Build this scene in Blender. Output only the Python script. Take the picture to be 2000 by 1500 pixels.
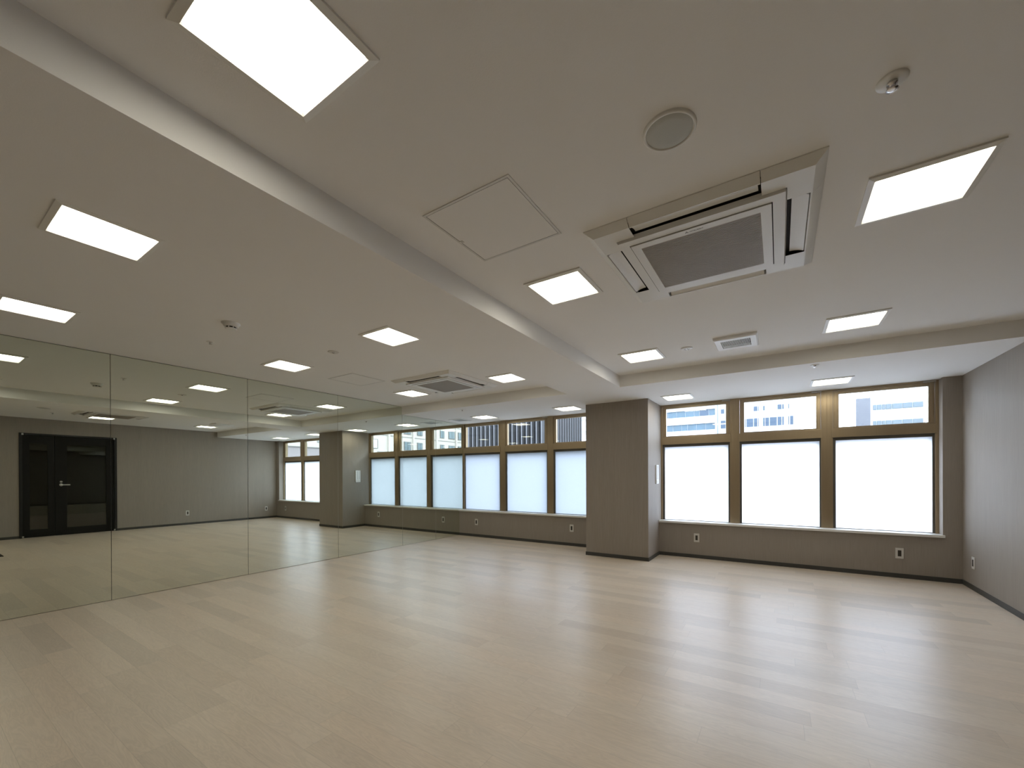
import bpy, bmesh, math, random
from mathutils import Vector, Matrix

C = bpy.context.scene.collection
for o in list(bpy.data.objects):
    bpy.data.objects.remove(o)

# ------------------------------------------------------------------ camera, world, exposure
cam_d = bpy.data.cameras.new('camera')
cam = bpy.data.objects.new('camera', cam_d)
C.objects.link(cam)
YAW, PITCH, ROLL = 0.578207, -0.0016225, -0.0045022
F_PX, SY = 799.41, -181.259
cy_, sy_ = math.cos(YAW), math.sin(YAW)
Rv = Vector((cy_, sy_, 0)); Fv = Vector((-sy_, cy_, 0)); Uv = Vector((0, 0, 1))
c_, s_ = math.cos(PITCH), math.sin(PITCH)
F2 = Fv * c_ + Uv * s_; U2 = -Fv * s_ + Uv * c_
c_, s_ = math.cos(ROLL), math.sin(ROLL)
R3 = Rv * c_ + U2 * s_; U3 = -Rv * s_ + U2 * c_
m = Matrix((R3, U3, -F2)).transposed().to_4x4()
m.translation = Vector((5.33806, -6.25749, 1.16798))
cam.matrix_world = m
cam_d.sensor_fit = 'HORIZONTAL'
cam_d.sensor_width = 36.0
cam_d.lens = 36.0 * F_PX / 2000.0
cam_d.shift_x = 0.0
cam_d.shift_y = -SY / 2000.0
cam_d.clip_start = 0.02
cam_d.clip_end = 600
bpy.context.scene.camera = cam

SKY = 10.3
LAMP = 11.2
world = bpy.data.worlds.new('sky_world')
bpy.context.scene.world = world
world.use_nodes = True
bg = world.node_tree.nodes['Background']
bg.inputs['Color'].default_value = (0.775, 0.865, 1.06, 1)
bg.inputs['Strength'].default_value = SKY

sc = bpy.context.scene
sc.view_settings.view_transform = 'Standard'
sc.view_settings.look = 'None'
sc.view_settings.gamma = 1.0
sc.view_settings.use_curve_mapping = False
sc.view_settings.exposure = 0.0
sc.cycles.max_bounces = 14
sc.cycles.diffuse_bounces = 7
sc.cycles.glossy_bounces = 6
sc.cycles.transmission_bounces = 8
sc.cycles.transparent_max_bounces = 12
sc.cycles.sample_clamp_indirect = 8.0
sc.cycles.blur_glossy = 0.6

# ------------------------------------------------------------------ dimensions (metres)
XR = 6.9723           # door wall
YB = -8.30            # wall behind the camera
HS = 2.2167           # soffit and beam underside
HC = 2.3515           # main ceiling
XB0, XB1 = 3.065, 3.760   # beam
YSL, YSR = -1.475, -1.4953  # soffit faces
CX0, CX1, CY = 2.9459, 3.849, -0.5903  # column
RX1 = 6.821           # right end of the window recess
YF = 0.127            # front plane of the window frames
SILL = 0.508
Y_DOOR0, Y_DOOR1, H_DOOR = -4.841, -3.443, 2.055

# ------------------------------------------------------------------ helpers
class MB:
    """collects geometry for ONE mesh object"""
    def __init__(self):
        self.v = []; self.f = []; self.mi = []; self.cur = 0; self.smooth = set()
    def box(self, x0, x1, y0, y1, z0, z1):
        b = len(self.v)
        self.v += [(x0, y0, z0), (x1, y0, z0), (x1, y1, z0), (x0, y1, z0), (x0, y0, z1), (x1, y0, z1), (x1, y1, z1), (x0, y1, z1)]
        for q in ((0, 3, 2, 1), (4, 5, 6, 7), (0, 1, 5, 4), (1, 2, 6, 5), (2, 3, 7, 6), (3, 0, 4, 7)):
            self.f.append(tuple(b + i for i in q)); self.mi.append(self.cur)
        return self
    def cbox(self, x, y, z, sx, sy, sz):
        return self.box(x - sx / 2, x + sx / 2, y - sy / 2, y + sy / 2, z - sz / 2, z + sz / 2)
    def face(self, pts):
        b = len(self.v); self.v += [tuple(p) for p in pts]
        self.f.append(tuple(range(b, b + len(pts)))); self.mi.append(self.cur)
        return self
    def rings(self, rings, n=32, cx=0, cy=0, cap0=True, cap1=True, axis='z', smooth=True):
        """lathe: rings of (radius, height)"""
        b = len(self.v)
        for r, h in rings:
            for i in range(n):
                a = 2 * math.pi * i / n
                p = (cx + r * math.cos(a), cy + r * math.sin(a), h)
                if axis == 'x': p = (h, cx + r * math.cos(a), cy + r * math.sin(a))
                if axis == 'y': p = (cx + r * math.cos(a), h, cy + r * math.sin(a))
                self.v.append(p)
        for k in range(len(rings) - 1):
            for i in range(n):
                j = (i + 1) % n
                if smooth: self.smooth.add(len(self.f))
                self.f.append((b + k * n + i, b + k * n + j, b + (k + 1) * n + j, b + (k + 1) * n + i)); self.mi.append(self.cur)
        if cap0: self.f.append(tuple(b + i for i in range(n))[::-1]); self.mi.append(self.cur)
        if cap1: self.f.append(tuple(b + (len(rings) - 1) * n + i for i in range(n))); self.mi.append(self.cur)
        return self
    def prism(self, pts2, h0, h1, axis='z'):
        """extruded polygon"""
        def P(p, h):
            if axis == 'z': return (p[0], p[1], h)
            if axis == 'y': return (p[0], h, p[1])
            return (h, p[0], p[1])
        b = len(self.v); n = len(pts2)
        self.v += [P(p, h0) for p in pts2] + [P(p, h1) for p in pts2]
        self.f.append(tuple(b + i for i in range(n))[::-1]); self.mi.append(self.cur)
        self.f.append(tuple(b + n + i for i in range(n))); self.mi.append(self.cur)
        for i in range(n):
            j = (i + 1) % n
            self.f.append((b + i, b + j, b + n + j, b + n + i)); self.mi.append(self.cur)
        return self
    def build(self, name, mats, parent=None, bevel=0.0, loc=None, seg=2):
        me = bpy.data.meshes.new(name)
        me.from_pydata(self.v, [], self.f)
        if not isinstance(mats, (list, tuple)): mats = [mats]
        for mm in mats: me.materials.append(mm)
        for i, p in enumerate(me.polygons):
            p.material_index = self.mi[i]
            p.use_smooth = i in self.smooth
        bm = bmesh.new(); bm.from_mesh(me)
        bmesh.ops.recalc_face_normals(bm, faces=bm.faces)
        bm.to_mesh(me); bm.free()
        o = bpy.data.objects.new(name, me)
        C.objects.link(o)
        if parent is not None: o.parent = parent
        if loc is not None: o.location = loc
        if bevel > 0:
            md = o.modifiers.new('edge', 'BEVEL'); md.width = bevel; md.segments = seg
            md.limit_method = 'ANGLE'; md.angle_limit = math.radians(40)
        return o

def empty(name, loc=(0, 0, 0), rz=0.0):
    o = bpy.data.objects.new(name, None)
    o.empty_display_size = 0.1
    C.objects.link(o); o.location = loc; o.rotation_euler = (0, 0, rz)
    return o
def tag(o, label, cat, group=None):
    o['label'] = label; o['category'] = cat
    if group: o['group'] = group
    return o
def struct(o, label=None):
    o['kind'] = 'structure'
    if label: o['label'] = label
    return o
def copy_tree(o, parent=None):
    c = o.copy(); C.objects.link(c)
    if parent is not None:
        c.parent = parent
    for ch in [x for x in bpy.data.objects if x.parent == o]:
        copy_tree(ch, c)
    return c

# ------------------------------------------------------------------ materials
def nt(name):
    mt = bpy.data.materials.new(name); mt.use_nodes = True
    t = mt.node_tree
    return mt, t, t.nodes['Principled BSDF'], t.nodes['Material Output']
def N(t, kind, **kw):
    n = t.nodes.new(kind)
    for k, v in kw.items():
        if k.startswith('in_'):
            n.inputs[k[3:].replace('_', ' ')].default_value = v
        else: setattr(n, k, v)
    return n
def L(t, a, b): t.links.new(a, b)
def math_n(t, op, a, b=None, c=None):
    n = t.nodes.new('ShaderNodeMath'); n.operation = op
    for i, x in enumerate((a, b, c)):
        if x is None: continue
        if isinstance(x, (int, float)): n.inputs[i].default_value = x
        else: t.links.new(x, n.inputs[i])
    return n.outputs[0]

def simple(name, col, rough=0.6, metal=0.0, var=0.04, scale=6.0, bump=0.0, bscale=200.0, spec=0.5, stretch=None):
    mt, t, b, out = nt(name)
    b.inputs['Roughness'].default_value = rough
    b.inputs['Metallic'].default_value = metal
    b.inputs['Specular IOR Level'].default_value = spec
    g = N(t, 'ShaderNodeNewGeometry')
    mp = N(t, 'ShaderNodeMapping'); L(t, g.outputs['Position'], mp.inputs['Vector'])
    if stretch: mp.inputs['Scale'].default_value = stretch
    n = N(t, 'ShaderNodeTexNoise'); n.inputs['Scale'].default_value = scale; n.inputs['Detail'].default_value = 4
    L(t, mp.outputs[0], n.inputs['Vector'])
    mr = N(t, 'ShaderNodeMapRange'); mr.inputs['To Min'].default_value = 1 - var; mr.inputs['To Max'].default_value = 1 + var
    L(t, n.outputs['Fac'], mr.inputs['Value'])
    mx = N(t, 'ShaderNodeVectorMath', operation='SCALE')
    mx.inputs[0].default_value = col[:3]; L(t, mr.outputs[0], mx.inputs['Scale'])
    L(t, mx.outputs[0], b.inputs['Base Color'])
    if bump > 0:
        n2 = N(t, 'ShaderNodeTexNoise'); n2.inputs['Scale'].default_value = bscale; n2.inputs['Detail'].default_value = 3
        L(t, mp.outputs[0], n2.inputs['Vector'])
        bp = N(t, 'ShaderNodeBump'); bp.inputs['Strength'].default_value = bump; bp.inputs['Distance'].default_value = 0.002
        L(t, n2.outputs['Fac'], bp.inputs['Height']); L(t, bp.outputs[0], b.inputs['Normal'])
    return mt

def wallpaper():
    mt, t, b, out = nt('wallpaper')
    b.inputs['Roughness'].default_value = 0.62
    b.inputs['Specular IOR Level'].default_value = 0.35
    g = N(t, 'ShaderNodeNewGeometry')
    mp = N(t, 'ShaderNodeMapping'); mp.inputs['Scale'].default_value = (260, 260, 5)
    L(t, g.outputs['Position'], mp.inputs['Vector'])
    n = N(t, 'ShaderNodeTexNoise'); n.inputs['Scale'].default_value = 1.0; n.inputs['Detail'].default_value = 3
    L(t, mp.outputs[0], n.inputs['Vector'])
    mp2 = N(t, 'ShaderNodeMapping'); mp2.inputs['Scale'].default_value = (14, 14, 0.4)
    L(t, g.outputs['Position'], mp2.inputs['Vector'])
    n2 = N(t, 'ShaderNodeTexNoise'); n2.inputs['Scale'].default_value = 1.0; n2.inputs['Detail'].default_value = 2
    L(t, mp2.outputs[0], n2.inputs['Vector'])
    s = math_n(t, 'ADD', math_n(t, 'MULTIPLY', n.outputs['Fac'], 0.35), math_n(t, 'MULTIPLY', n2.outputs['Fac'], 0.10))
    f = math_n(t, 'ADD', s, 0.775)
    mx = N(t, 'ShaderNodeVectorMath', operation='SCALE'); mx.inputs[0].default_value = (0.300, 0.264, 0.226)
    L(t, f, mx.inputs['Scale']); L(t, mx.outputs[0], b.inputs['Base Color'])
    bp = N(t, 'ShaderNodeBump'); bp.inputs['Strength'].default_value = 0.35; bp.inputs['Distance'].default_value = 0.001
    L(t, n.outputs['Fac'], bp.inputs['Height']); L(t, bp.outputs[0], b.inputs['Normal'])
    return mt

def plank_floor():
    mt, t, b, out = nt('oak_planks')
    g = N(t, 'ShaderNodeNewGeometry')
    sp = N(t, 'ShaderNodeSeparateXYZ'); L(t, g.outputs['Position'], sp.inputs[0])
    x, y = sp.outputs['X'], sp.outputs['Y']
    Wd, Ln = 0.1365, 0.91
    yr = math_n(t, 'DIVIDE', math_n(t, 'ADD', y, 4.598), Wd)
    row = math_n(t, 'FLOOR', yr)
    fy = math_n(t, 'SUBTRACT', yr, row)
    wn = N(t, 'ShaderNodeTexWhiteNoise', noise_dimensions='1D'); L(t, row, wn.inputs['W'])
    xr = math_n(t, 'ADD', math_n(t, 'DIVIDE', x, Ln), math_n(t, 'MULTIPLY', wn.outputs['Value'], 7.31))
    col = math_n(t, 'FLOOR', xr)
    fx = math_n(t, 'SUBTRACT', xr, col)
    cv = N(t, 'ShaderNodeCombineXYZ'); L(t, row, cv.inputs[0]); L(t, col, cv.inputs[1])
    wp = N(t, 'ShaderNodeTexWhiteNoise', noise_dimensions='2D'); L(t, cv.outputs[0], wp.inputs['Vector'])
    pv, pc = wp.outputs['Value'], wp.outputs['Color']
    # grain space, shifted per plank
    off = N(t, 'ShaderNodeVectorMath', operation='SCALE'); L(t, pc, off.inputs[0]); off.inputs['Scale'].default_value = 37.0
    gp = N(t, 'ShaderNodeVectorMath', operation='ADD'); L(t, g.outputs['Position'], gp.inputs[0]); L(t, off.outputs[0], gp.inputs[1])
    m1 = N(t, 'ShaderNodeMapping'); m1.inputs['Scale'].default_value = (1.3, 11, 1); L(t, gp.outputs[0], m1.inputs['Vector'])
    n1 = N(t, 'ShaderNodeTexNoise'); n1.inputs['Scale'].default_value = 1.6; n1.inputs['Detail'].default_value = 5; n1.inputs['Distortion'].default_value = 0.7
    L(t, m1.outputs[0], n1.inputs['Vector'])
    # cathedral rings
    rg = math_n(t, 'FRACT', math_n(t, 'MULTIPLY', n1.outputs['Fac'], 13.0))
    rg = math_n(t, 'ABSOLUTE', math_n(t, 'SUBTRACT', rg, 0.5))
    m2 = N(t, 'ShaderNodeMapping'); m2.inputs['Scale'].default_value = (6, 170, 1); L(t, gp.outputs[0], m2.inputs['Vector'])
    n2 = N(t, 'ShaderNodeTexNoise'); n2.inputs['Scale'].default_value = 1.5; n2.inputs['Detail'].default_value = 3
    L(t, m2.outputs[0], n2.inputs['Vector'])
    # plank tone: mostly light, some darker
    tone = math_n(t, 'POWER', pv, 2.2)
    tone = math_n(t, 'SUBTRACT', 1.04, math_n(t, 'MULTIPLY', tone, 0.165))
    gr = math_n(t, 'SUBTRACT', 1.0, math_n(t, 'MULTIPLY', rg, 0.20))
    fi = math_n(t, 'ADD', 0.955, math_n(t, 'MULTIPLY', n2.outputs['Fac'], 0.09))
    bl = math_n(t, 'ADD', 0.93, math_n(t, 'MULTIPLY', n1.outputs['Fac'], 0.14))
    f = math_n(t, 'MULTIPLY', math_n(t, 'MULTIPLY', tone, gr), math_n(t, 'MULTIPLY', fi, bl))
    # seams
    ex = math_n(t, 'MULTIPLY', math_n(t, 'MINIMUM', fx, math_n(t, 'SUBTRACT', 1.0, fx)), Ln)
    ey = math_n(t, 'MULTIPLY', math_n(t, 'MINIMUM', fy, math_n(t, 'SUBTRACT', 1.0, fy)), Wd)
    e = math_n(t, 'MINIMUM', ex, ey)
    seam = N(t, 'ShaderNodeMapRange'); seam.inputs['From Min'].default_value = 0.0003; seam.inputs['From Max'].default_value = 0.0015
    seam.inputs['To Min'].default_value = 0.80; seam.inputs['To Max'].default_value = 1.0
    L(t, e, seam.inputs['Value'])
    f = math_n(t, 'MULTIPLY', f, seam.outputs[0])
    # hue: pinkish / yellowish planks
    sc_ = N(t, 'ShaderNodeSeparateColor'); L(t, pc, sc_.inputs[0])
    mixc = N(t, 'ShaderNodeMix', data_type='RGBA'); L(t, sc_.outputs[1], mixc.inputs[0])
    mixc.inputs[6].default_value = (0.675, 0.565, 0.445, 1); mixc.inputs[7].default_value = (0.66, 0.567, 0.455, 1)
    mx = N(t, 'ShaderNodeVectorMath', operation='SCALE'); L(t, mixc.outputs[2], mx.inputs[0]); L(t, f, mx.inputs['Scale'])
    L(t, mx.outputs[0], b.inputs['Base Color'])
    rr = math_n(t, 'ADD', 0.29, math_n(t, 'MULTIPLY', n2.outputs['Fac'], 0.10))
    L(t, rr, b.inputs['Roughness'])
    b.inputs['Specular IOR Level'].default_value = 0.75
    h = math_n(t, 'ADD', math_n(t, 'MULTIPLY', n2.outputs['Fac'], 0.25), math_n(t, 'MULTIPLY', seam.outputs[0], 1.0))
    bp = N(t, 'ShaderNodeBump'); bp.inputs['Strength'].default_value = 0.25; bp.inputs['Distance'].default_value = 0.0006
    L(t, h, bp.inputs['Height']); L(t, bp.outputs[0], b.inputs['Normal'])
    return mt

def emitter(name, col, strength):
    mt, t, b, out = nt(name)
    t.nodes.remove(b)
    e = N(t, 'ShaderNodeEmission'); e.inputs['Color'].default_value = (*col, 1); e.inputs['Strength'].default_value = strength
    L(t, e.outputs[0], out.inputs['Surface'])
    return mt

def mirror_mat():
    mt, t, b, out = nt('mirror_glass')
    b.inputs['Metallic'].default_value = 1.0
    b.inputs['Base Color'].default_value = (0.775, 0.815, 0.735, 1)
    b.inputs['Roughness'].default_value = 0.0
    return mt

def clear_glass(name='clear_glass', tint=(0.93, 0.96, 0.96), boost=1.0):
    mt, t, b, out = nt(name)
    t.nodes.remove(b)
    tr = N(t, 'ShaderNodeBsdfTransparent'); tr.inputs['Color'].default_value = (*tint, 1)
    gl = N(t, 'ShaderNodeBsdfGlossy'); gl.inputs['Roughness'].default_value = 0.0
    gl.inputs['Color'].default_value = (1, 1, 1, 1)
    lw = N(t, 'ShaderNodeLayerWeight'); lw.inputs['Blend'].default_value = 0.5
    fz = math_n(t, 'ADD', 0.04 * boost, math_n(t, 'MULTIPLY', math_n(t, 'POWER', lw.outputs['Facing'], 5.0), 0.9))
    mx = N(t, 'ShaderNodeMixShader')
    L(t, fz, mx.inputs[0]); L(t, tr.outputs[0], mx.inputs[1]); L(t, gl.outputs[0], mx.inputs[2])
    L(t, mx.outputs[0], out.inputs['Surface'])
    return mt

def frosted(name='frosted_film', film=(0.98, 0.99, 1.0)):
    mt, t, b, out = nt(name)
    t.nodes.remove(b)
    g = N(t, 'ShaderNodeNewGeometry')
    n = N(t, 'ShaderNodeTexNoise'); n.inputs['Scale'].default_value = 60; n.inputs['Detail'].default_value = 3
    L(t, g.outputs['Position'], n.inputs['Vector'])
    mr = N(t, 'ShaderNodeMapRange'); mr.inputs['To Min'].default_value = 0.86; mr.inputs['To Max'].default_value = 0.94
    L(t, n.outputs['Fac'], mr.inputs['Value'])
    cc = N(t, 'ShaderNodeVectorMath', operation='SCALE'); cc.inputs[0].default_value = film; L(t, mr.outputs[0], cc.inputs['Scale'])
    tl = N(t, 'ShaderNodeBsdfTranslucent'); L(t, cc.outputs[0], tl.inputs['Color'])
    df = N(t, 'ShaderNodeBsdfDiffuse'); df.inputs['Color'].default_value = (0.7, 0.75, 0.76, 1)
    mx = N(t, 'ShaderNodeMixShader'); mx.inputs[0].default_value = 0.12
    L(t, tl.outputs[0], mx.inputs[1]); L(t, df.outputs[0], mx.inputs[2])
    gl = N(t, 'ShaderNodeBsdfGlossy'); gl.inputs['Roughness'].default_value = 0.25
    mx2 = N(t, 'ShaderNodeMixShader'); mx2.inputs[0].default_value = 0.04
    L(t, mx.outputs[0], mx2.inputs[1]); L(t, gl.outputs[0], mx2.inputs[2])
    L(t, mx2.outputs[0], out.inputs['Surface'])
    return mt

def brick_mat():
    mt, t, b, out = nt('pale_brick')
    tc = N(t, 'ShaderNodeNewGeometry')
    mp = N(t, 'ShaderNodeMapping'); mp.inputs['Rotation'].default_value = (math.radians(90), 0, 0)
    L(t, tc.outputs['Position'], mp.inputs['Vector'])
    br = N(t, 'ShaderNodeTexBrick'); br.inputs['Scale'].default_value = 1.6
    br.inputs['Color1'].default_value = (0.105, 0.108, 0.12, 1); br.inputs['Color2'].default_value = (0.122, 0.125, 0.135, 1)
    br.inputs['Mortar'].default_value = (0.145, 0.145, 0.145, 1)
    L(t, mp.outputs[0], br.inputs['Vector']); L(t, br.outputs['Color'], b.inputs['Base Color'])
    b.inputs['Roughness'].default_value = 0.9
    return mt

M = {}
M['wall'] = wallpaper()
M['ceiling'] = simple('ceiling_paper', (0.80, 0.79, 0.765), 0.85, var=0.012, scale=3, bump=0.12, bscale=260, spec=0.25)
M['floor'] = plank_floor()
M['base'] = simple('dark_baseboard', (0.050, 0.050, 0.047), 0.5, var=0.05)
M['bronze'] = simple('bronze_aluminium', (0.385, 0.298, 0.185), 0.36, metal=0.75, var=0.05, scale=3, stretch=(40, 40, 1))
M['bead'] = simple('dark_glazing_bead', (0.085, 0.078, 0.062), 0.5, var=0.03)
M['sill'] = simple('white_sill', (0.74, 0.73, 0.69), 0.35, var=0.02)
M['white'] = simple('white_plastic', (0.74, 0.735, 0.70), 0.42, var=0.015)
M['whiteb'] = simple('bright_white_plastic', (0.85, 0.86, 0.86), 0.40, var=0.01)
M['plate'] = simple('outlet_plate', (0.62, 0.60, 0.56), 0.4, var=0.02)
M['dark'] = simple('dark_recess', (0.015, 0.014, 0.012), 0.8, var=0.05)
M['socket'] = simple('brown_socket', (0.035, 0.028, 0.022), 0.5, var=0.05)
M['slat'] = simple('grille_slat', (0.40, 0.36, 0.30), 0.5, var=0.02)
M['filter'] = simple('tan_filter', (0.17, 0.145, 0.11), 0.8)
M['meshgrey'] = simple('perforated_grey', (0.40, 0.40, 0.39), 0.6, var=0.06, scale=120)
M['cloth'] = simple('speaker_mesh', (0.50, 0.51, 0.48), 0.7, var=0.05, scale=300)
M['chrome'] = simple('chrome', (0.75, 0.75, 0.78), 0.12, metal=1.0, var=0.02)
M['steel'] = simple('satin_steel', (0.55, 0.54, 0.52), 0.3, metal=0.9, var=0.03)
M['alu'] = simple('painted_aluminium', (0.62, 0.61, 0.58), 0.4, metal=0.3, var=0.02)
M['door'] = simple('charcoal_door', (0.0095, 0.0095, 0.0085), 0.6, var=0.06, spec=0.2)
M['doorframe'] = simple('black_frame', (0.006, 0.006, 0.007), 0.4, var=0.06)
M['backing'] = simple('mirror_backing', (0.03, 0.03, 0.025), 0.7, var=0.05)
M['mirror'] = mirror_mat()
M['medge'] = simple('mirror_edge', (0.34, 0.36, 0.31), 0.3, var=0.03)
M['glass'] = clear_glass()
M['doorglass'] = clear_glass('dark_glass', (0.45, 0.45, 0.44), 1.6)
M['frost'] = frosted()
M['frost_dim'] = frosted('frosted_film_dim_daylight', (0.33, 0.362, 0.385))  # film colour darkened to imitate weaker daylight at the mirror-side windows
M['lamp'] = emitter('lamp_diffuser', (1.0, 0.945, 0.80), LAMP)
M['mark'] = simple('grey_print', (0.03, 0.03, 0.03), 0.6, var=0.01)
M['mat'] = simple('brown_mat', (0.022, 0.016, 0.009), 0.8, var=0.1, scale=40)
M['asphalt'] = simple('asphalt', (0.20, 0.20, 0.20), 0.9, var=0.1, scale=0.5)
M['bwhite'] = simple('white_render', (0.45, 0.46, 0.47), 0.85, var=0.02, scale=0.3)
M['bcream'] = simple('cream_render', (0.30, 0.272, 0.235), 0.85, var=0.03, scale=0.4)
M['bpink'] = simple('pinkish_render', (0.175, 0.152, 0.150), 0.85, var=0.03, scale=0.4)
M['bgrey'] = simple('grey_joint', (0.12, 0.11, 0.10), 0.85)
M['bglass'] = simple('office_glass', (0.0457, 0.0822, 0.1065), 0.5, var=0.25, scale=0.6)
M['bglass2'] = simple('pale_blue_glass', (0.0274, 0.0487, 0.0761), 0.5, var=0.2, scale=0.6)
M['bglass3'] = simple('faint_glass', (0.0974, 0.1217, 0.1309), 0.5, var=0.15, scale=0.5)
M['cglass'] = simple('apartment_glass', (0.0791, 0.1035, 0.1096), 0.2, var=0.25, scale=0.8)
M['brick'] = brick_mat()
M['fin'] = simple('grey_fin', (0.056, 0.056, 0.056), 0.5, var=0.05)
M['finglass'] = simple('dark_curtain_glass', (0.0061, 0.0073, 0.0097), 0.5, var=0.4, scale=0.7, spec=0.1)

# ------------------------------------------------------------------ room shell
struct(MB().box(-0.20, XR + 0.15, YB - 0.15, 0.26, -0.20, 0.0).build('floor', M['floor']))

# one continuous moulded ceiling: raised fields, beam, window soffit
cb = MB()
def hz(x0, x1, y0, y1, z): cb.face([(x0, y0, z), (x1, y0, z), (x1, y1, z), (x0, y1, z)])
hz(-0.2, XB0, YB - .15, YSL, HC)
hz(XB1, XR + .15, YB - .15, YSR, HC)
hz(XB0, XB1, YB - .15, YSL, HS)
hz(-0.2, XB0, YSL, 0.26, HS)
hz(XB0, XB1, YSL, 0.26, HS)
hz(XB1, XR + .15, YSR, 0.26, HS)
cb.face([(-.2, YSL, HS), (XB0, YSL, HS), (XB0, YSL, HC), (-.2, YSL, HC)])
cb.face([(XB1, YSR, HS), (XR + .15, YSR, HS), (XR + .15, YSR, HC), (XB1, YSR, HC)])
cb.face([(XB0, YB - .15, HS), (XB0, YSL, HS), (XB0, YSL, HC), (XB0, YB - .15, HC)])
cb.face([(XB1, YB - .15, HS), (XB1, YSR, HS), (XB1, YSR, HC), (XB1, YB - .15, HC)])
hz(-0.2, XR + .15, YB - .15, 0.26, HC + 0.15)
ceil = cb.build('ceiling', M['ceiling'])
struct(ceil)

ZT = HC + 0.10
# window wall: under the windows, right end pier, and a column
wb = MB()
wb.box(0.0, CX0, 0.0, 0.26, 0.0, 0.480)
wb.box(CX1, RX1, 0.0, 0.26, 0.0, 0.480)
wb.box(RX1, XR + .15, 0.0, 0.26, 0.0, HS)
struct(wb.build('wall_windows', M['wall']))
struct(MB().box(CX0, CX1, CY, 0.26, 0.0, HS).build('wall_column', M['wall'], bevel=0.002))
wr = MB()
wr.box(XR, XR + .15, Y_DOOR1, 0.26, 0, ZT)
wr.box(XR, XR + .15, YB - .15, Y_DOOR0, 0, ZT)
wr.box(XR, XR + .15, Y_DOOR0, Y_DOOR1, H_DOOR, ZT)
struct(wr.build('wall_right', M['wall']))
struct(MB().box(-0.2, XR + .15, YB - .15, YB, 0, ZT).build('wall_back', M['wall']))
struct(MB().box(-0.2, -0.012, YB, 0.26, 0, ZT).build('wall_left', M['backing']))

# baseboards
hb, tb = 0.0500, 0.007
bb = MB()
bb.box(0.0, CX0 - tb, -tb, 0, 0, hb)
bb.box(CX0 - tb, CX0, CY - tb, -0.0, 0, hb)
bb.box(CX0, CX1, CY - tb, CY, 0, hb)
bb.box(CX1, CX1 + tb, CY - tb, 0, 0, hb)
bb.box(CX1 + tb, XR - tb, -tb, 0, 0, hb)
struct(bb.build('baseboard_windows', M['base'], bevel=0.001))
bb = MB()
bb.box(XR - tb, XR, Y_DOOR1, 0, 0, hb)
bb.box(XR - tb, XR, YB + tb, Y_DOOR0, 0, hb)
struct(bb.build('baseboard_right', M['base'], bevel=0.001))
struct(MB().box(0, XR, YB, YB + tb, 0, hb).build('baseboard_back', M['base'], bevel=0.001))

# window sills
struct(MB().box(0.001, CX0 - .001, -0.027, YF + .03, 0.4805, SILL).build('trim_1', M['sill'], bevel=0.003), 'white sill under the windows beside the mirror wall')
struct(MB().box(CX1 + .001, 6.834, -0.027, 0.0, 0.4805, SILL).box(CX1 + .001, RX1 - .001, 0.0, YF + .03, 0.4805, SILL).build('trim_2', M['sill'], bevel=0.002), 'white sill under the windows between column and corner')

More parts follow.
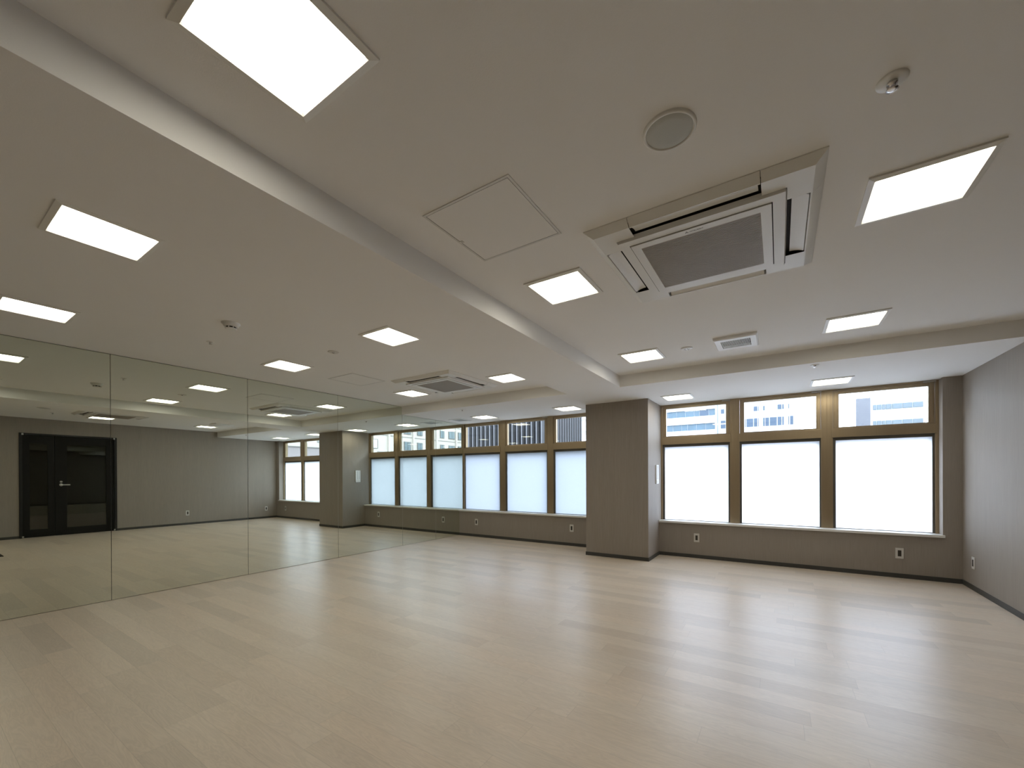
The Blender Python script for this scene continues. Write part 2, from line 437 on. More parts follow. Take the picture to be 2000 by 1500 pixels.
# ------------------------------------------------------------------ windows
def window_unit(n, xa, xb, lo, up, label, latch=True, first=False, last=False):
    """xa..xb unit width; lo = lower glass x range; up = upper glass x range"""
    r = empty('window_%d' % n, (0.5 * (xa + xb), YF, SILL)); struct(r, label)
    ox, oy, oz = r.location
    def b(mb): # shift to local
        mb.v = [(x - ox, y - oy, z - oz) for x, y, z in mb.v]; return mb
    YE = 0.24
    mf = MB()
    hw = 0.0585
    la = xa if first else xa + 0.0
    # jambs / half mullions
    lw = 0.024 if first else hw
    rw = 0.028 if last else hw
    mf.box(xa, xa + lw, YF, YE, SILL, HS - .0005)
    mf.box(xb - rw, xb, YF, YE, SILL, HS - .0005)
    # shallow vertical step lines on the mullion
    mf.box(xa, xa + lw * 0.70, YF - .004, YF, SILL, HS - .0005)
    mf.box(xb - rw * 0.70, xb, YF - .004, YF, SILL, HS - .0005)
    # transom and head
    mf.box(xa + lw - .012, xb - rw + .012, YF - .007, YE, 1.627, 1.735)
    mf.box(xa + lw, xb - rw, YF + .004, YE, 2.200, HS - .0005)
    f = b(mf).build('frame', M['bronze'], r, bevel=0.0012)
    # dark glazing beads of the fixed lower light
    md = MB()
    x0, x1 = xa + lw, xb - rw
    md.box(x0, lo[0], .148, YE, SILL, 1.627); md.box(lo[1], x1, .148, YE, SILL, 1.627)
    md.box(lo[0], lo[1], .148, YE, 1.590, 1.627); md.box(lo[0], lo[1], .148, YE, SILL, 0.5145)
    b(md).build('glazing_bead', M['bead'], r)
    mp = MB(); mp.box(lo[0], lo[1], .162, .168, 0.5145, 1.590)
    mp.cur = 1
    p = b(mp)
    # inner face frosted, the rest clear
    p.mi = [1, 1, 0, 1, 1, 1]
    pane = p.build('frosted_pane', [M['frost_dim'] if n < 4 else M['frost'], M['glass']], r)
    pane['label'] = 'frosted white glass'
    # opening sash above
    ms = MB()
    ms.box(x0 + .003, up[0], .140, .185, 1.737, 2.198); ms.box(up[1], x1 - .003, .140, .185, 1.737, 2.198)
    ms.box(up[0], up[1], .140, .185, 1.737, 1.752); ms.box(up[0], up[1], .140, .185, 2.158, 2.198)
    ms.box(x0 + .014, up[0] - .012, .134, .140, 1.739, 2.196); ms.box(up[1] + .012, x1 - .014, .134, .140, 1.739, 2.196)
    sash = b(ms).build('sash', M['bronze'], r, bevel=0.001)
    mg = MB().box(up[0], up[1], .160, .165, 1.752, 2.158)
    g = b(mg).build('clear_pane', M['glass'], sash)
    g['label'] = 'clear glass'
    ml = MB()
    xl = x1 - 0.095
    ml.box(xl, xl + .040, .112, .131, 2.198, 2.207)
    ml.box(xl + .042, xl + .052, .108, .131, 2.1945, 2.2095)
    ml.box(xl + .054, xl + .100, .112, .131, 2.199, 2.208)
    lt = b(ml).build('latch', M['steel'], r, bevel=0.001)
    lt['label'] = 'small pale metal latch'
    return r

BL = [0.0, 0.962, 1.977, CX0]
window_unit(1, 0.0, 0.962, (0.034, 0.878), (0.063, 0.858), 'window beside the mirror wall', first=True)
window_unit(2, 0.962, 1.977, (1.046, 1.895), (1.066, 1.858), 'middle window between mirror wall and column')
window_unit(3, 1.977, CX0, (2.060, 2.900), (2.086, 2.880), 'window ending at the mirror side of the column', last=True)
window_unit(4, CX1, 4.828, (3.900, 4.748), (3.924, 4.720), 'window starting at the column', first=True)
window_unit(5, 4.828, 5.836, (4.911, 5.763), (4.942, 5.730), 'middle window between column and room corner')
window_unit(6, 5.836, RX1, (5.923, 6.776), (5.954, 6.743), 'window nearest the room corner', last=True)

# ------------------------------------------------------------------ mirrors
Z0M = 0.004
def mirror(y0, y1, z1, label):
    mb = MB(); g = 0.0020
    mb.box(-0.006, 0.0, y0 + g, y1 - g, Z0M, z1)
    mb.mi = [1, 1, 1, 0, 1, 1]
    o = mb.build('wall_mirror', [M['mirror'], M['medge']])
    tag(o, label, 'mirror', 'frameless mirror panels covering the wall')
    return o
zh, zl = HC - .005, HS - .004
mirror(-0.6704, YF - .001, zl, 'narrow low mirror panel in the corner against the window sill')
mirror(-1.4700, -0.6704, zl, 'low mirror panel under the window soffit, second from the window corner')
mirror(-2.6767, -1.4700, zh, 'tall mirror panel just past the soffit step, third from the windows')
mirror(-3.8766, -2.6767, zh, 'tall mirror panel fourth from the windows, showing the column reflected')
mirror(-5.0787, -3.8766, zh, 'tall mirror panel fifth from the windows, showing the blank door wall')
mirror(-6.2800, -5.0787, zh, 'tall mirror panel showing the dark double door, sixth from the windows')
mirror(YB + .003, -6.2800, zh, 'last tall mirror panel beyond the photo edge, near the back wall')

# ------------------------------------------------------------------ door in the right wall
d = empty('door_1', (XR, 0.5 * (Y_DOOR0 + Y_DOOR1), 0)); struct(d, 'charcoal double door with glazed leaves, seen in the mirror')
ox, oy, oz = d.location
def dl(mb): mb.v = [(x - ox, y - oy, z - oz) for x, y, z in mb.v]; return mb
mf = MB()
mf.box(XR - .018, XR + .12, Y_DOOR0, Y_DOOR0 + .042, 0, H_DOOR)
mf.box(XR - .018, XR + .12, Y_DOOR1 - .042, Y_DOOR1, 0, H_DOOR)
mf.box(XR - .018, XR + .12, Y_DOOR0 + .042, Y_DOOR1 - .042, H_DOOR - .032, H_DOOR)
dl(mf).build('door_frame', M['doorframe'], d, bevel=0.002)
def leaf(y0, y1, g0, g1, z0=0.155, z1=1.855):
    ml = MB()
    xa, xb = XR + .004, XR + .044
    zt, zb = H_DOOR - .036, 0.006
    ml.box(xa, xb, y0, g0, zb, zt); ml.box(xa, xb, g1, y1, zb, zt)
    ml.box(xa, xb, g0, g1, zb, z0); ml.box(xa, xb, g0, g1, z1, zt)
    o = dl(ml).build('door_leaf', M['door'], d, bevel=0.0015)
    p = dl(MB().box(XR + .020, XR + .026, g0, g1, z0, z1)).build('glass_pane', M['doorglass'], o)
    return o
leaf(Y_DOOR0 + .044, -4.3745, -4.705, -4.464)
big = leaf(-4.3695, Y_DOOR1 - .044, -4.202, -3.612)
mh = MB()
mh.rings([(0.026, XR + .003), (0.026, XR - .006), (0.010, XR - .008), (0.010, XR - .045)], 24, -4.285, 1.031, axis='x')
mh.box(XR - .054, XR - .040, -4.296, -4.165, 1.022, 1.040)
dl(mh).build('lever_handle', M['steel'], big, bevel=0.002)
dl(MB().rings([(0.020, XR + .003), (0.020, XR - .006), (0.014, XR - .010)], 24, -4.285, 1.094, axis='x')).build('lock_cylinder', M['steel'], big)
for yy, zz in ((Y_DOOR0 + .045, H_DOOR - .026), (Y_DOOR1 - .045, H_DOOR - .026), (Y_DOOR0 + .045, .024), (Y_DOOR1 - .045, .024)):
    dl(MB().box(XR - .026, XR - .0185, yy - .013, yy + .013, zz - .018, zz + .018)).build('pivot_hinge', M['steel'], d, bevel=0.002)
# dim lobby behind the door glass
lb = MB()
lb.box(XR + 1.75, XR + 1.85, -6.0, -2.6, -0.1, 2.5)
lb.box(XR + .15, XR + 1.75, -6.1, -6.0, -0.1, 2.5); lb.box(XR + .15, XR + 1.75, -2.6, -2.5, -0.1, 2.5)
lb.box(XR + .15, XR + 1.85, -6.1, -2.5, 2.4, 2.5)
struct(lb.build('wall_lobby', M['wall']))
struct(MB().box(XR + .15, XR + 1.85, -6.1, -2.5, -0.15, 0.0).build('floor_lobby', M['floor']))

# ------------------------------------------------------------------ ceiling light panels
def make_light():
    r = empty('ceiling_light')
    ho, hi = 0.186, 0.1645
    mb = MB()
    zo, zi = -0.0065, -0.011
    # four sloped flange sides with inner lip
    for k in range(4):
        a = k * math.pi / 2
        def T(x, y, z):
            return (x * math.cos(a) - y * math.sin(a), x * math.sin(a) + y * math.cos(a), z)
        mb.face([T(-ho, -ho, 0.001), T(ho, -ho, 0.001), T(ho, -ho, zo), T(-ho, -ho, zo)])
        mb.face([T(-ho, -ho, zo), T(ho, -ho, zo), T(hi, -hi, zi), T(-hi, -hi, zi)])
        mb.face([T(-hi, -hi, zi), T(hi, -hi, zi), T(hi - .0065, -hi + .0065, -0.001), T(-hi + .0065, -hi + .0065, -0.001)])
    mb.build('frame', M['white'], r)
    q = hi - .0062
    MB().box(-q, q, -q, q, -0.0035, -0.001).build('diffuser', M['lamp'], r)['label'] = 'glowing white diffuser'
    return r
LX = [0.977, 2.598, 4.209, 5.828]
LY = [-0.462 + 0.008, -2.160, -3.918, -5.673]
COLN = ['nearest the mirror wall', 'between the mirror side and the column', 'just past the column', 'nearest the door wall']
LBL = {
 (0, 0): 'square ceiling light panel on the low soffit beside the grey vent, near the mirror corner',
 (1, 0): 'square ceiling light panel on the low soffit just on the mirror side of the column',
 (2, 0): 'square ceiling light panel on the low soffit just past the column, above its side face',
 (3, 0): 'square ceiling light panel on the low soffit close to the corner pier',
 (0, 1): 'square ceiling light panel between the soffit step and the far air conditioner, mirror side',
 (1, 1): 'square ceiling light panel between the far air conditioner and the beam',
 (2, 1): 'square ceiling light panel beside the beam, next to the white round detector',
 (3, 1): 'square ceiling light panel past the slotted vent, in front of the soffit step',
 (0, 2): 'square ceiling light panel next to the mirror top, by the faint hatch outline',
 (1, 2): 'square ceiling light panel on the mirror side of the beam, behind the round fitting',
 (2, 2): 'square ceiling light panel between the large air conditioner and the beam',
 (3, 2): 'square ceiling light panel on the door side of the large air conditioner',
 (0, 3): 'square ceiling light panel above the mirror, cut off by the photo edge',
 (1, 3): 'square ceiling light panel on the mirror side of the beam, closest to the camera there',
 (2, 3): 'largest looking square ceiling light panel, cut by the top edge beside the beam',
 (3, 3): 'square ceiling light panel above the photographer near the door wall, out of frame',
}
proto = make_light(); first = True
for i, x in enumerate(LX):
    for j, y in enumerate(LY):
        o = proto if first else copy_tree(proto)
        first = False
        o.location = (x, y, HS if j == 0 else HC)
        tag(o, LBL[(i, j)], 'ceiling light', 'square recessed ceiling light panels')

# ------------------------------------------------------------------ cassette air conditioners
def make_ac():
    r = empty('air_conditioner')
    HO, HI, RS, GP, GR = 0.475, 0.438, 0.346, 0.297, 0.256
    z1, z2 = -0.030, -0.041
    def rot(k):
        a = k * math.pi / 2; ca, sa = round(math.cos(a)), round(math.sin(a))
        return lambda x, y, z: (x * ca - y * sa, x * sa + y * ca, z)
    sl = 0.262
    ms = MB()   # side bevel strips + body
    for k in range(4):
        T = rot(k)
        g = 0.0012
        ms.face([T(-sl + g, -HO, 0), T(sl - g, -HO, 0), T(sl - g, -HO, -.004), T(-sl + g, -HO, -.004)])
        ms.face([T(-sl + g, -HO, -.004), T(sl - g, -HO, -.004), T(sl - g, -HI, z1), T(-sl + g, -HI, z1)])
        ms.face([T(-sl + g, -HI, z1), T(sl - g, -HI, z1), T(sl - g, -HI + .006, z1), T(-sl + g, -HI + .006, z1)])
        ms.face([T(-sl + g, -HI + .006, z1), T(sl - g, -HI + .006, z1), T(sl - g, -HI + .012, -.004), T(-sl + g, -HI + .012, -.004)])
        # flank of the raised centre
        ms.face([T(-RS, -RS, z2), T(RS, -RS, z2), T(RS + .004, -RS - .006, z1 + .012), T(-RS - .004, -RS - .006, z1 + .012)])
    # raised centre ring
    for k in range(4):
        T = rot(k)
        ms.face([T(-RS, -RS, z2), T(RS, -RS, z2), T(GP + .0040, -GP - .0040, z2), T(-GP - .0040, -GP - .0040, z2)])
    ms.build('casing', M['white'], r)
    for k in range(4):
        T = rot(k); g = 0.0012
        mc = MB(); a = sl + g; q = RS + .005
        mc.face([T(a, -HO, 0), T(HO, -HO, 0), T(HO, -HO, -.004), T(a, -HO, -.004)])
        mc.face([T(a, -HO, -.004), T(HO, -HO, -.004), T(HI, -HI, z1), T(a, -HI, z1)])
        mc.face([T(HO, -HO, -.004), T(HO, -a, -.004), T(HI, -a, z1), T(HI, -HI, z1)])
        mc.face([T(HO, -HO, 0), T(HO, -a, 0), T(HO, -a, -.004), T(HO, -HO, -.004)])
        mc.face([T(a, -HI, z1), T(HI, -HI, z1), T(HI, -q, z1), T(a, -q, z1)])
        mc.face([T(q, -q, z1), T(HI, -q, z1), T(HI, -a, z1), T(q, -a, z1)])
        mc.build('corner_cover', M['white'], r)
    # dark cavity behind the slots and joints
    MB().box(-.434, .434, -.434, .434, -.003, -.001).build('air_duct', M['dark'], r)
    for k in range(4):
        T = rot(k)
        mv = MB(); n = 6; W = 0.252
        pr = []
        for i in range(n + 1):
            u = i / n
            yy = -0.428 + 0.060 * u
            zz = -0.0285 + 0.0035 * math.sin(u * math.pi) + 0.014 * u
            pr.append((yy, zz))
        for i in range(n):
            (ya, za), (yb, zb) = pr[i], pr[i + 1]
            mv.smooth.add(len(mv.f))
            mv.face([T(-W, ya, za), T(W, ya, za), T(W, yb, zb), T(-W, yb, zb)])
        mv.face([T(-W, pr[0][0], pr[0][1]), T(W, pr[0][0], pr[0][1]), T(W, pr[0][0], pr[0][1] + .004), T(-W, pr[0][0], pr[0][1] + .004)])
        mv.build('air_vane', M['white'], r)
    # grille panel frame
    gp = MB()
    for k in range(4):
        T = rot(k)
        gp.face([T(-GP, -GP, z2 + .001), T(GP, -GP, z2 + .001), T(GP, -GP, z2 - .004), T(-GP, -GP, z2 - .004)])
        gp.face([T(-GP, -GP, z2 - .004), T(GP, -GP, z2 - .004), T(GR, -GR, z2 - .004), T(-GR, -GR, z2 - .004)])
        gp.face([T(-GR, -GR, z2 - .004), T(GR, -GR, z2 - .004), T(GR, -GR, z2 + .012), T(-GR, -GR, z2 + .012)])
    g = gp.build('intake_panel', M['white'], r)
    sg = MB(); n = 44; p = 2 * GR / n
    for i in range(n):
        y = -GR + p * (i + .5)
        sg.box(-GR, GR, y - p * .30, y + p * .30, z2 - .0030, z2 + .004)
    for x in (-.128, 0, .128):
        sg.box(x - .002, x + .002, -GR, GR, z2 - .001, z2 + .004)
    sg.build('intake_grille', M['slat'], g)
    MB().box(-GR, GR, -GR, GR, z2 + .006, z2 + .010).build('filter', M['filter'], g)
    # maker's mark: three lozenges and a small word
    lg = MB(); cx, cy, s = -0.040, -0.276, 0.0052; zz = z2 - .0044
    for ang in (90, 210, 330):
        a = math.radians(ang); d0 = Vector((math.cos(a), -math.sin(a)))
        pe = Vector((-d0.y, d0.x))
        pts = [Vector((0, 0)), d0 * s * .87 + pe * s * .5, d0 * s * 1.73, d0 * s * .87 - pe * s * .5]
        lg.prism([(cx + q.x, cy + q.y) for q in pts], zz, zz + .0006)
    mk = lg.build('emblem', M['mark'], g)
    cu = bpy.data.curves.new('emblem_text', 'FONT'); cu.body = 'MITSUBISHI'; cu.size = 0.0115; cu.extrude = 0.0002
    cu.align_x = 'LEFT'; cu.align_y = 'CENTER'
    tmp = bpy.data.objects.new('tmp', cu); C.objects.link(tmp)
    bpy.context.view_layer.update()
    me = bpy.data.meshes.new_from_object(tmp.evaluated_get(bpy.context.evaluated_depsgraph_get()))
    bpy.data.objects.remove(tmp)
    me.materials.clear(); me.materials.append(M['mark'])
    to = bpy.data.objects.new('lettering', me); C.objects.link(to); to.parent = g
    to.location = (cx + .013, cy, zz); to.rotation_euler = (math.pi, 0, 0)
    return r
ac = make_ac(); ac.location = (5.018, -3.922, HC)
tag(ac, 'large square ceiling cassette air conditioner on the door side of the beam, nearer the camera', 'air conditioner', 'ceiling cassette air conditioners')
ac2 = copy_tree(ac); ac2.location = (1.800, -2.362, HC)
tag(ac2, 'distant ceiling cassette air conditioner on the mirror side of the beam', 'air conditioner', 'ceiling cassette air conditioners')

# ------------------------------------------------------------------ access hatches
def make_hatch():
    r = empty('access_hatch'); h = 0.2345
    fr = MB()
    for x0, x1, y0, y1 in ((-h, h, -h, -h + .011), (-h, h, h - .011, h), (-h, -h + .011, -h + .011, h - .011), (h - .011, h, -h + .011, h - .011)):
        fr.box(x0, x1, y0, y1, -.003, 0.0)
    fr.build('frame', M['alu'], r)
    MB().box(-h + .011, h - .011, -h + .011, h - .011, -.0012, -.0004).build('joint_gap', M['dark'], r)
    q = h - .0135
    MB().box(-q, q, -q, q, -.0026, -.0014).build('hatch_panel', M['ceiling'], r)
    lk = MB(); lk.cbox(-q + .006, .02, -.0035, .016, .016, .003)
    k = lk.build('latch', M['alu'], r)
    MB().rings([(.002, -.0050), (.002, -.0054)], 12, -q + .006, .02).build('keyhole', M['dark'], k)
    return r
ha = make_hatch(); ha.location = (4.219, -4.685, HC)
tag(ha, 'square ceiling access hatch with thin metal frame beside the beam, near the large air conditioner', 'access hatch', 'square ceiling access hatches')
hb2 = copy_tree(ha); hb2.location = (1.030, -3.105, HC)
tag(hb2, 'square ceiling access hatch with faint outline close to the mirror top', 'access hatch', 'square ceiling access hatches')

# ------------------------------------------------------------------ ceiling speaker
sp = empty('ceiling_speaker', (5.026, -4.783, HC))
tag(sp, 'round ceiling speaker with grey mesh in a white ring beside the large air conditioner', 'speaker')
MB().rings([(.0870, 0.0), (.0865, -.004), (.083, -.0075), (.0775, -.0085), (.0755, -.004)], 48, cap0=False, cap1=False).build('rim', M['white'], sp)
MB().rings([(.0758, -.0035), (.074, -.0055), (.050, -.0065), (.02, -.0068)], 48, cap0=False).build('mesh_cover', M['cloth'], sp)

# ------------------------------------------------------------------ sprinklers and detectors
def make_sprinkler():
    r = empty('sprinkler')
    MB().rings([(.0385, 0.0), (.038, -.003), (.030, -.0055), (.017, -.0065)], 32, cap0=False).build('escutcheon', M['white'], r)
    h = MB()
    h.rings([(.0135, -.006), (.0135, -.012), (.008, -.013), (.008, -.020)], 20)
    h.box(-.012, -.009, -.0025, .0025, -.028, -.012); h.box(.009, .012, -.0025, .0025, -.028, -.012)
    h.build('sprinkler_head', M['chrome'], r)
    MB().rings([(.015, -.027), (.0155, -.0285), (.005, -.0295)], 20).build('deflector', M['chrome'], r)
    return r
s0 = make_sprinkler(); s0.location = (5.626, -4.599, HC)
tag(s0, 'chrome sprinkler head on a white plate, alone beyond the round speaker', 'sprinkler', 'ceiling sprinklers')
for loc, scl, lab in (((5.625, -1.400, HS), 0.9, 'small sprinkler on the soffit in front of the windows past the column'),
                 ((1.174, -1.296, HS), 0.8, 'tiny sprinkler on the soffit near the grey square vent'),
                 ((1.189, -4.701, HC), 0.75, 'tiny sprinkler with dark centre beside the drum shaped smoke detector')):
    s = copy_tree(s0); s.location = loc; s.scale = (scl,) * 3
    tag(s, lab, 'sprinkler', 'ceiling sprinklers')

sm = empty('smoke_detector', (1.815, -4.800, HC))
tag(sm, 'white drum shaped smoke detector standing proud of the ceiling above the mirror', 'smoke detector')
MB().rings([(.062, 0.0), (.062, -.006), (.052, -.010), (.050, -.024), (.041, -.030)], 36, cap0=False).build('housing', M['white'], sm)
MB().rings([(.036, -.030), (.036, -.041)], 36).build('sensing_chamber', M['dark'], sm)
for k in range(8):
    a = k * math.pi / 4
    MB().cbox(.037 * math.cos(a), .037 * math.sin(a), -.0355, .006, .006, .011).build('rib', M['white'], sm)
MB().rings([(.040, -.040), (.040, -.043), (.030, -.046)], 36).build('cap', M['white'], sm)

el = empty('emergency_lamp', (1.805, -3.931, HC))
tag(el, 'small flush round ceiling fitting with a glinting centre, on the mirror side of the beam', 'ceiling fitting')
MB().rings([(.050, 0.0), (.050, -.003), (.044, -.005)], 36, cap0=False).build('cover_plate', M['plate'], el)
MB().rings([(.012, -.005), (.012, -.009), (.006, -.012)], 20).build('lens', M['chrome'], el)

hd = empty('heat_detector', (4.621, -2.176, HC))
tag(hd, 'flat white round detector next to the slotted ceiling vent', 'detector')
MB().rings([(.052, 0.0), (.052, -.004), (.042, -.009), (.028, -.012)], 36, cap0=False).build('cover', M['whiteb'], hd)
vm = MB()
for k in range(6):
    a = k * math.pi / 3
    vm.cbox(.020 * math.cos(a), .020 * math.sin(a), -.0125, .007, .007, .002)
vm.build('vent_openings', M['dark'], hd)

# ------------------------------------------------------------------ ceiling vents
ve = empty('exhaust_vent', (5.024, -2.160, HC))
tag(ve, 'white rectangular ceiling vent with dark slots between two lights', 'vent')
a, b_ = 0.165, 0.175
mv = MB()
zt = -0.026; sx, sy2 = .112, .108
# box body with sloped flanks
P = [(-a, -b_), (a, -b_), (a, b_), (-a, b_)]
Q = [(-a + .010, -b_ + .010), (a - .010, -b_ + .010), (a - .010, b_ - .010), (-a + .010, b_ - .010)]
S_ = [(-sx, -sy2), (sx, -sy2), (sx, sy2), (-sx, sy2)]
for i in range(4):
    j = (i + 1) % 4
    mv.face([(*P[i], 0), (*P[j], 0), (*P[j], -.016), (*P[i], -.016)])
    mv.face([(*P[i], -.016), (*P[j], -.016), (*Q[j], zt), (*Q[i], zt)])
    mv.face([(*Q[i], zt), (*Q[j], zt), (*S_[j], zt), (*S_[i], zt)])
    mv.face([(*S_[i], zt), (*S_[j], zt), (*S_[j], -.004), (*S_[i], -.004)])
mv.build('housing', M['whiteb'], ve)
n = 25; p = 2 * sx / n
ms = MB()
for i in range(n + 1):
    x = -sx + p * i
    if i == 0 or i == n: continue
    ms.box(x - p * .20, x + p * .20, -sy2, sy2, zt + .0005, zt + .007)
ms.build('slats', M['whiteb'], ve)
MB().box(-sx, sx, -sy2, sy2, -.006, -.003).build('dark_interior', M['dark'], ve)

vg = empty('supply_vent', (0.366, -0.405, HS))
tag(vg, 'square perforated grey vent on the window soffit close to the mirror', 'vent')
mg = MB(); h = .150; q = .112
for x0, x1, y0, y1 in ((-h, h, -h, -q), (-h, h, q, h), (-h, -q, -q, q), (q, h, -q, q)):
    mg.box(x0, x1, y0, y1, -.006, 0)
mg.build('frame', M['white'], vg)
mg = MB()
for i in range(16):
    x = -q + (i + .5) * 2 * q / 16
    mg.box(x - .005, x + .005, -q, q, -.005, -.003)
mg.box(-q, q, -q, q, -.002, -.001)
mg.build('vent_grille', M['meshgrey'], vg)

# ------------------------------------------------------------------ wall outlets
def make_outlet():
    """back on the wall, facing -y"""
    r = empty('wall_outlet')
    MB().box(-.035, .035, -.008, 0, -.060, .060).build('cover_plate', M['plate'], r, bevel=0.002)
    s = MB().box(-.0150, .0150, -.0095, -.0078, -.034, .034).build('socket', M['socket'], r)
    return r
ol = make_outlet(); ol.location = (4.361, 0, .287)
tag(ol, 'wall outlet under the windows just past the column', 'outlet', 'wall outlets')
for loc, rz, lab in (((6.473, 0, .278), 0, 'wall outlet under the window nearest the room corner'),
                     ((2.440, 0, .297), 0, 'wall outlet under the windows on the mirror side of the column'),
                     ((0.430, 0, .284), 0, 'wall outlet under the windows closest to the mirror wall'),
                     ((XR, -0.290, .275), -math.pi / 2, 'wall outlet on the door wall close to the window corner'),
                     ((XR, -2.150, .290), -math.pi / 2, 'wall outlet on the door wall halfway to the door, seen in the mirror')):
    o = copy_tree(ol); o.location = loc; o.rotation_euler = (0, 0, rz)
    tag(o, lab, 'outlet', 'wall outlets')

# ------------------------------------------------------------------ window operator boxes on the column
def make_operator():
    r = empty('window_operator')     # faces -y
    MB().box(-.064, .064, -.018, 0, -.137, .137).build('cover', M['whiteb'], r, bevel=0.003)
    g = MB(); g.box(-.040, -.037, -.0195, -.0178, -.070, .120); g.box(.012, .015, -.0195, -.0178, -.070, .120)
    g.build('cover_groove', M['bgrey'], r)
    b2 = MB().box(-.055, .055, -.021, -.0178, -.128, -.088).build('push_button', M['white'], r, bevel=0.002)
    return r
op = make_operator(); op.location = (CX1, -0.140, 1.185); op.rotation_euler = (0, 0, math.pi / 2)
tag(op, 'white wall box on the window-facing side of the column toward the door wall', 'control box', 'control boxes on the column')
op2 = copy_tree(op); op2.location = (CX0, -0.193, 1.180); op2.rotation_euler = (0, 0, -math.pi / 2)
tag(op2, 'white wall box on the mirror side face of the column, seen in the mirror', 'control box', 'control boxes on the column')

# ------------------------------------------------------------------ dark mat glimpsed in the mirror
mt_ = MB().box(4.375, 4.95, -5.75, -5.290, 0.0, 0.008).build('floor_mat', M['mat'], bevel=0.002)
tag(mt_, 'corner of a flat dark brown mat on the floor, seen in the mirror', 'mat')

# ------------------------------------------------------------------ outside
GZ = -9.0
struct(MB().box(-140, 160, 0.5, 220, GZ - .3, GZ).build('ground_street', M['asphalt']))

def local(mb, o):
    ox, oy, oz = o.location
    mb.v = [(x - ox, y - oy, z - oz) for x, y, z in mb.v]; return mb

# white office block with strip windows
W = empty('office_building', (-20, 100, GZ)); tag(W, 'white office block with two pale blue strips of windows behind the window at the column', 'building')
local(MB().box(-42, -5.55, 94.6, 110, GZ, 22), W).build('wall', M['bwhite'], W)
sd = MB(); z = 14.42 + 3.12 * 2; edges = []
for k in range(-5, 3):
    z0 = 14.46 + 3.12 * k          # window sill height
    sd.box(-42, -6.45, 94.0, 94.6, z0 - 1.66, z0)
    edges.append((z0, z0 + 1.46))
sd.box(-6.45, -5.55, 94.0, 94.6, GZ, 21.9); sd.box(-42, -6.45, 94.0, 94.6, edges[-1][1], 22)
local(sd, W).build('spandrel', M['bwhite'], W)
random.seed(4)
for (z0, z1) in edges[3:]:
    x = -6.5
    while x > -24:
        w = random.choice([1.1, 1.25, 1.9, 1.9])
        fr = local(MB().box(x - w, x - .02, 94.35, 94.5, z0, z1), W).build('window', M['bwhite'], W)
        local(MB().box(x - w + .03, x - .06, 94.28, 94.36, z0 + .03, z1 - .02), W).build('pane', M['bglass'] if random.random() < .8 else M['bglass2'], fr)
        x -= w
local(MB().rings([(.09, GZ), (.09, 21.8)], 10, -5.95, 93.85), W).build('drainpipe', M['bglass3'], W)

# second white block with scattered windows
B2 = empty('apartment_building', (2, 100, GZ)); tag(B2, 'white block with scattered grey-blue windows behind the middle window past the column', 'building')
local(MB().box(-5.50, 9.0, 94.0, 110, GZ, 18.6), B2).build('wall', M['bwhite'], B2)
local(MB().box(-5.5, 9.0, 93.85, 94.0, 13.75, 13.88), B2).build('ledge', M['bwhite'], B2)
up_ = [(.90, 1.55), (1.68, 1.80), (2.58, 2.87), (5.09, 5.78), (5.92, 6.17), (6.93, 7.07), (-5.30, -4.65)]
lo_ = [(-.72, -.60), (-.42, .78), (.93, 1.54), (1.70, 1.80), (2.57, 2.87), (2.98, 3.61), (3.76, 4.97), (5.12, 5.77), (5.92, 6.17), (6.92, 7.06), (7.24, 7.76), (-5.35, -4.4), (-3.6, -2.2)]
for k in (-1, 0, 1):
    for (x0, x1) in up_:
        if k == 1 and False: continue
        w = local(MB().box(x0 - .05, x1 + .05, 93.93, 93.99, 14.60 + 6.4 * k, 15.64 + 6.4 * k), B2)
        if 15.64 + 6.4 * k > 18.6: continue
        f = w.build('window', M['bwhite'], B2)
        local(MB().box(x0, x1, 93.88, 93.94, 14.64 + 6.4 * k, 15.60 + 6.4 * k), B2).build('pane', M['bglass2'], f)
for k in (-1, 0):
    for (x0, x1) in lo_:
        f = local(MB().box(x0 - .05, x1 + .05, 93.93, 93.99, 11.33 + 6.4 * k, 13.15 + 6.4 * k), B2).build('window', M['bwhite'], B2)
        local(MB().box(x0, x1, 93.88, 93.94, 11.38 + 6.4 * k, 13.10 + 6.4 * k), B2).build('pane', M['bglass2'], f)

# third pale block with a brick wing
B3 = empty('brick_building', (26, 118, GZ)); tag(B3, 'pale block with brick wing and faint windows behind the window nearest the corner', 'building')
local(MB().box(20.0, 31.3, 114, 114.6, GZ, 18.29).box(24.0, 31.3, 114.6, 128, GZ, 18.31), B3).build('wall', M['bwhite'], B3)
local(MB().box(19.95, 22.40, 113.75, 114.3, GZ, 18.30), B3).build('brick_wing', M['brick'], B3)
for (z0, z1) in ((15.5, 16.62), (11.9, 13.04), (8.3, 9.4)):
    xs = [22.84, 23.5, 24.35, 24.95, 26.0, 27.68, 29.32, 30.97]
    for i in range(len(xs) - 1):
        f = local(MB().box(xs[i] + .04, xs[i + 1] - .06, 113.90, 113.98, z0, z1), B3).build('window', M['bglass3'], B3)
        local(MB().box(xs[i] + .10, xs[i + 1] - .12, 113.84, 113.90, z0 + .04, z1 - .16), B3).build('pane', M['bglass3'], f)

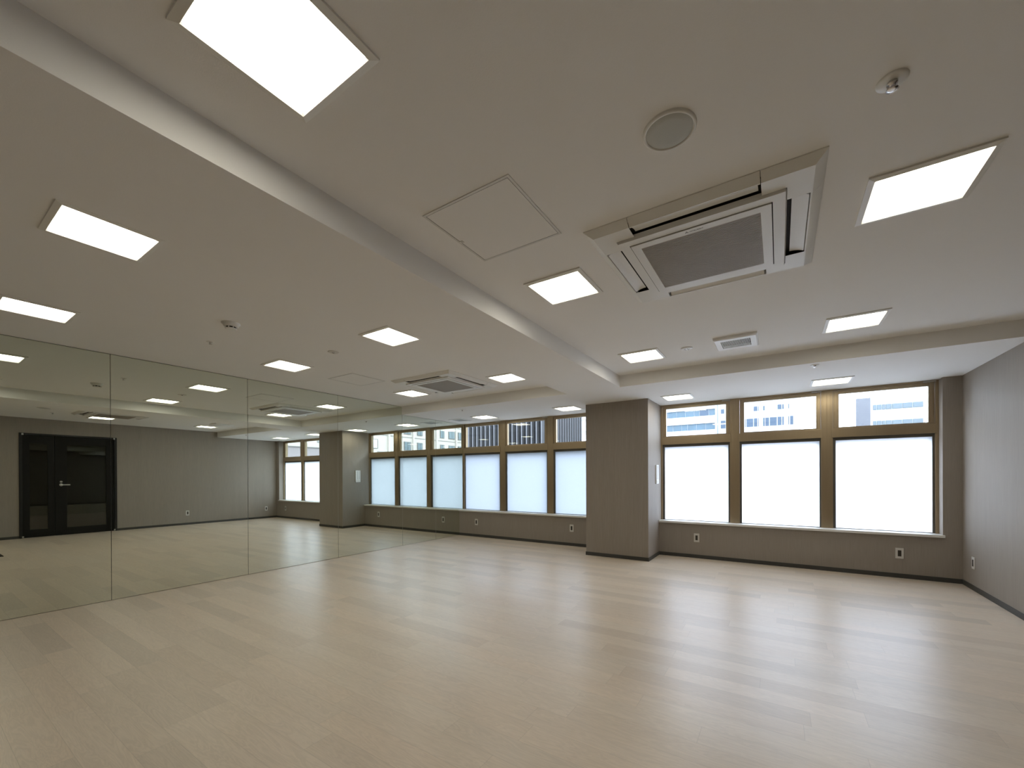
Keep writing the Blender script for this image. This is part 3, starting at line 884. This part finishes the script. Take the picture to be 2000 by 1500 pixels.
# cream block along the street to the right, seen in the mirror
CR = empty('cream_building', (56, 50, GZ)); tag(CR, 'cream block with framed windows, seen through the mirrored windows', 'building')
local(MB().box(50, 62, 36.2, 90, GZ, 22), CR).build('wall', M['bcream'], CR)
bd = MB()
for z in (2.4, 5.25, 8.08, 10.93, 13.78):
    bd.box(49.95, 50, 38.0 if z < 9 else 36.2, 90, z, z + .10)
local(bd, CR).build('floor_band', M['bgrey'], CR)
pl = MB()
for y in (40.35, 42.2, 45.9, 51.9, 57.55, 60.4, 64, 68):
    pl.box(49.72, 50, y - .18, y + .18, GZ, 22)
local(pl, CR).build('pilaster', M['bcream'], CR)
for kf in (-1, 0, 1, 2):
    dz = 2.85 * kf
    for (y0, y1) in ((37.1, 38.1), (43.7, 45.35), (46.85, 48.2), (49.6, 50.9), (52.9, 54.1), (55.3, 57.2), (58.2, 59.6), (61.5, 63), (65, 66.6)):
        if y0 < 40 and kf > 0: continue
        f = local(MB().box(49.90, 49.98, y0, y1, 5.80 + dz, 7.36 + dz), CR).build('window', M['bgrey'], CR)
        mm = MB(); ym = (y0 + y1) / 2
        mm.box(49.84, 49.90, y0 + .10, ym - .04, 5.90 + dz, 7.26 + dz); mm.box(49.84, 49.90, ym + .04, y1 - .22, 5.90 + dz, 7.26 + dz)
        local(mm, CR).build('pane', M['cglass'] if y0 > 40 else M['bwhite'], f)

PK = empty('pinkish_building', (56, 25, GZ)); tag(PK, 'pinkish wall with a cream upper band, seen in the mirror through the farthest windows', 'building')
local(MB().box(50, 62, 12, 36.0, GZ, 5.30), PK).build('wall', M['bpink'], PK)
local(MB().box(49.9, 62, 12, 36.0, 5.40, 12), PK).build('upper_wall', M['bcream'], PK)
local(MB().box(49.85, 62, 12, 36.0, 5.30, 5.40), PK).build('ledge', M['bgrey'], PK)
for y in (21.0, 24.2, 27.5, 31.0):
    f = local(MB().box(49.82, 49.9, y, y + .8, 6.1, 6.9), PK).build('window', M['bgrey'], PK)
    local(MB().box(49.78, 49.83, y + .1, y + .7, 6.2, 6.8), PK).build('pane', M['cglass'], f)

# louvred dark building close by on the left
LB = empty('louvred_building', (-10, 14, GZ)); tag(LB, 'dark glass building with pale vertical fins close behind the windows by the mirror', 'building')
local(MB().box(-30, -3.55, 10.15, 13.9, GZ, 8.5), LB).build('wall', M['finglass'], LB)
i = 0; x = -3.60
while i < 44:
    y0 = 9.86
    local(MB().box(x - .022, x + .022, y0, 10.15, -2.0, 8.4), LB).build('fin', M['fin'], LB)
    x -= .262; i += 1
y = 10.15; i = 0
while y < 13.9:
    local(MB().box(-3.55, -3.30, y - .022, y + .022, -2.0, 8.4), LB).build('fin', M['fin'], LB)
    y += .27
st = MB()
for k in range(5):
    st.box(-9.2, -4.4, 10.05, 10.13, 2.2 + 1.45 * k, 2.28 + 1.45 * k)
local(st, LB).build('floor_edge', M['fin'], LB)
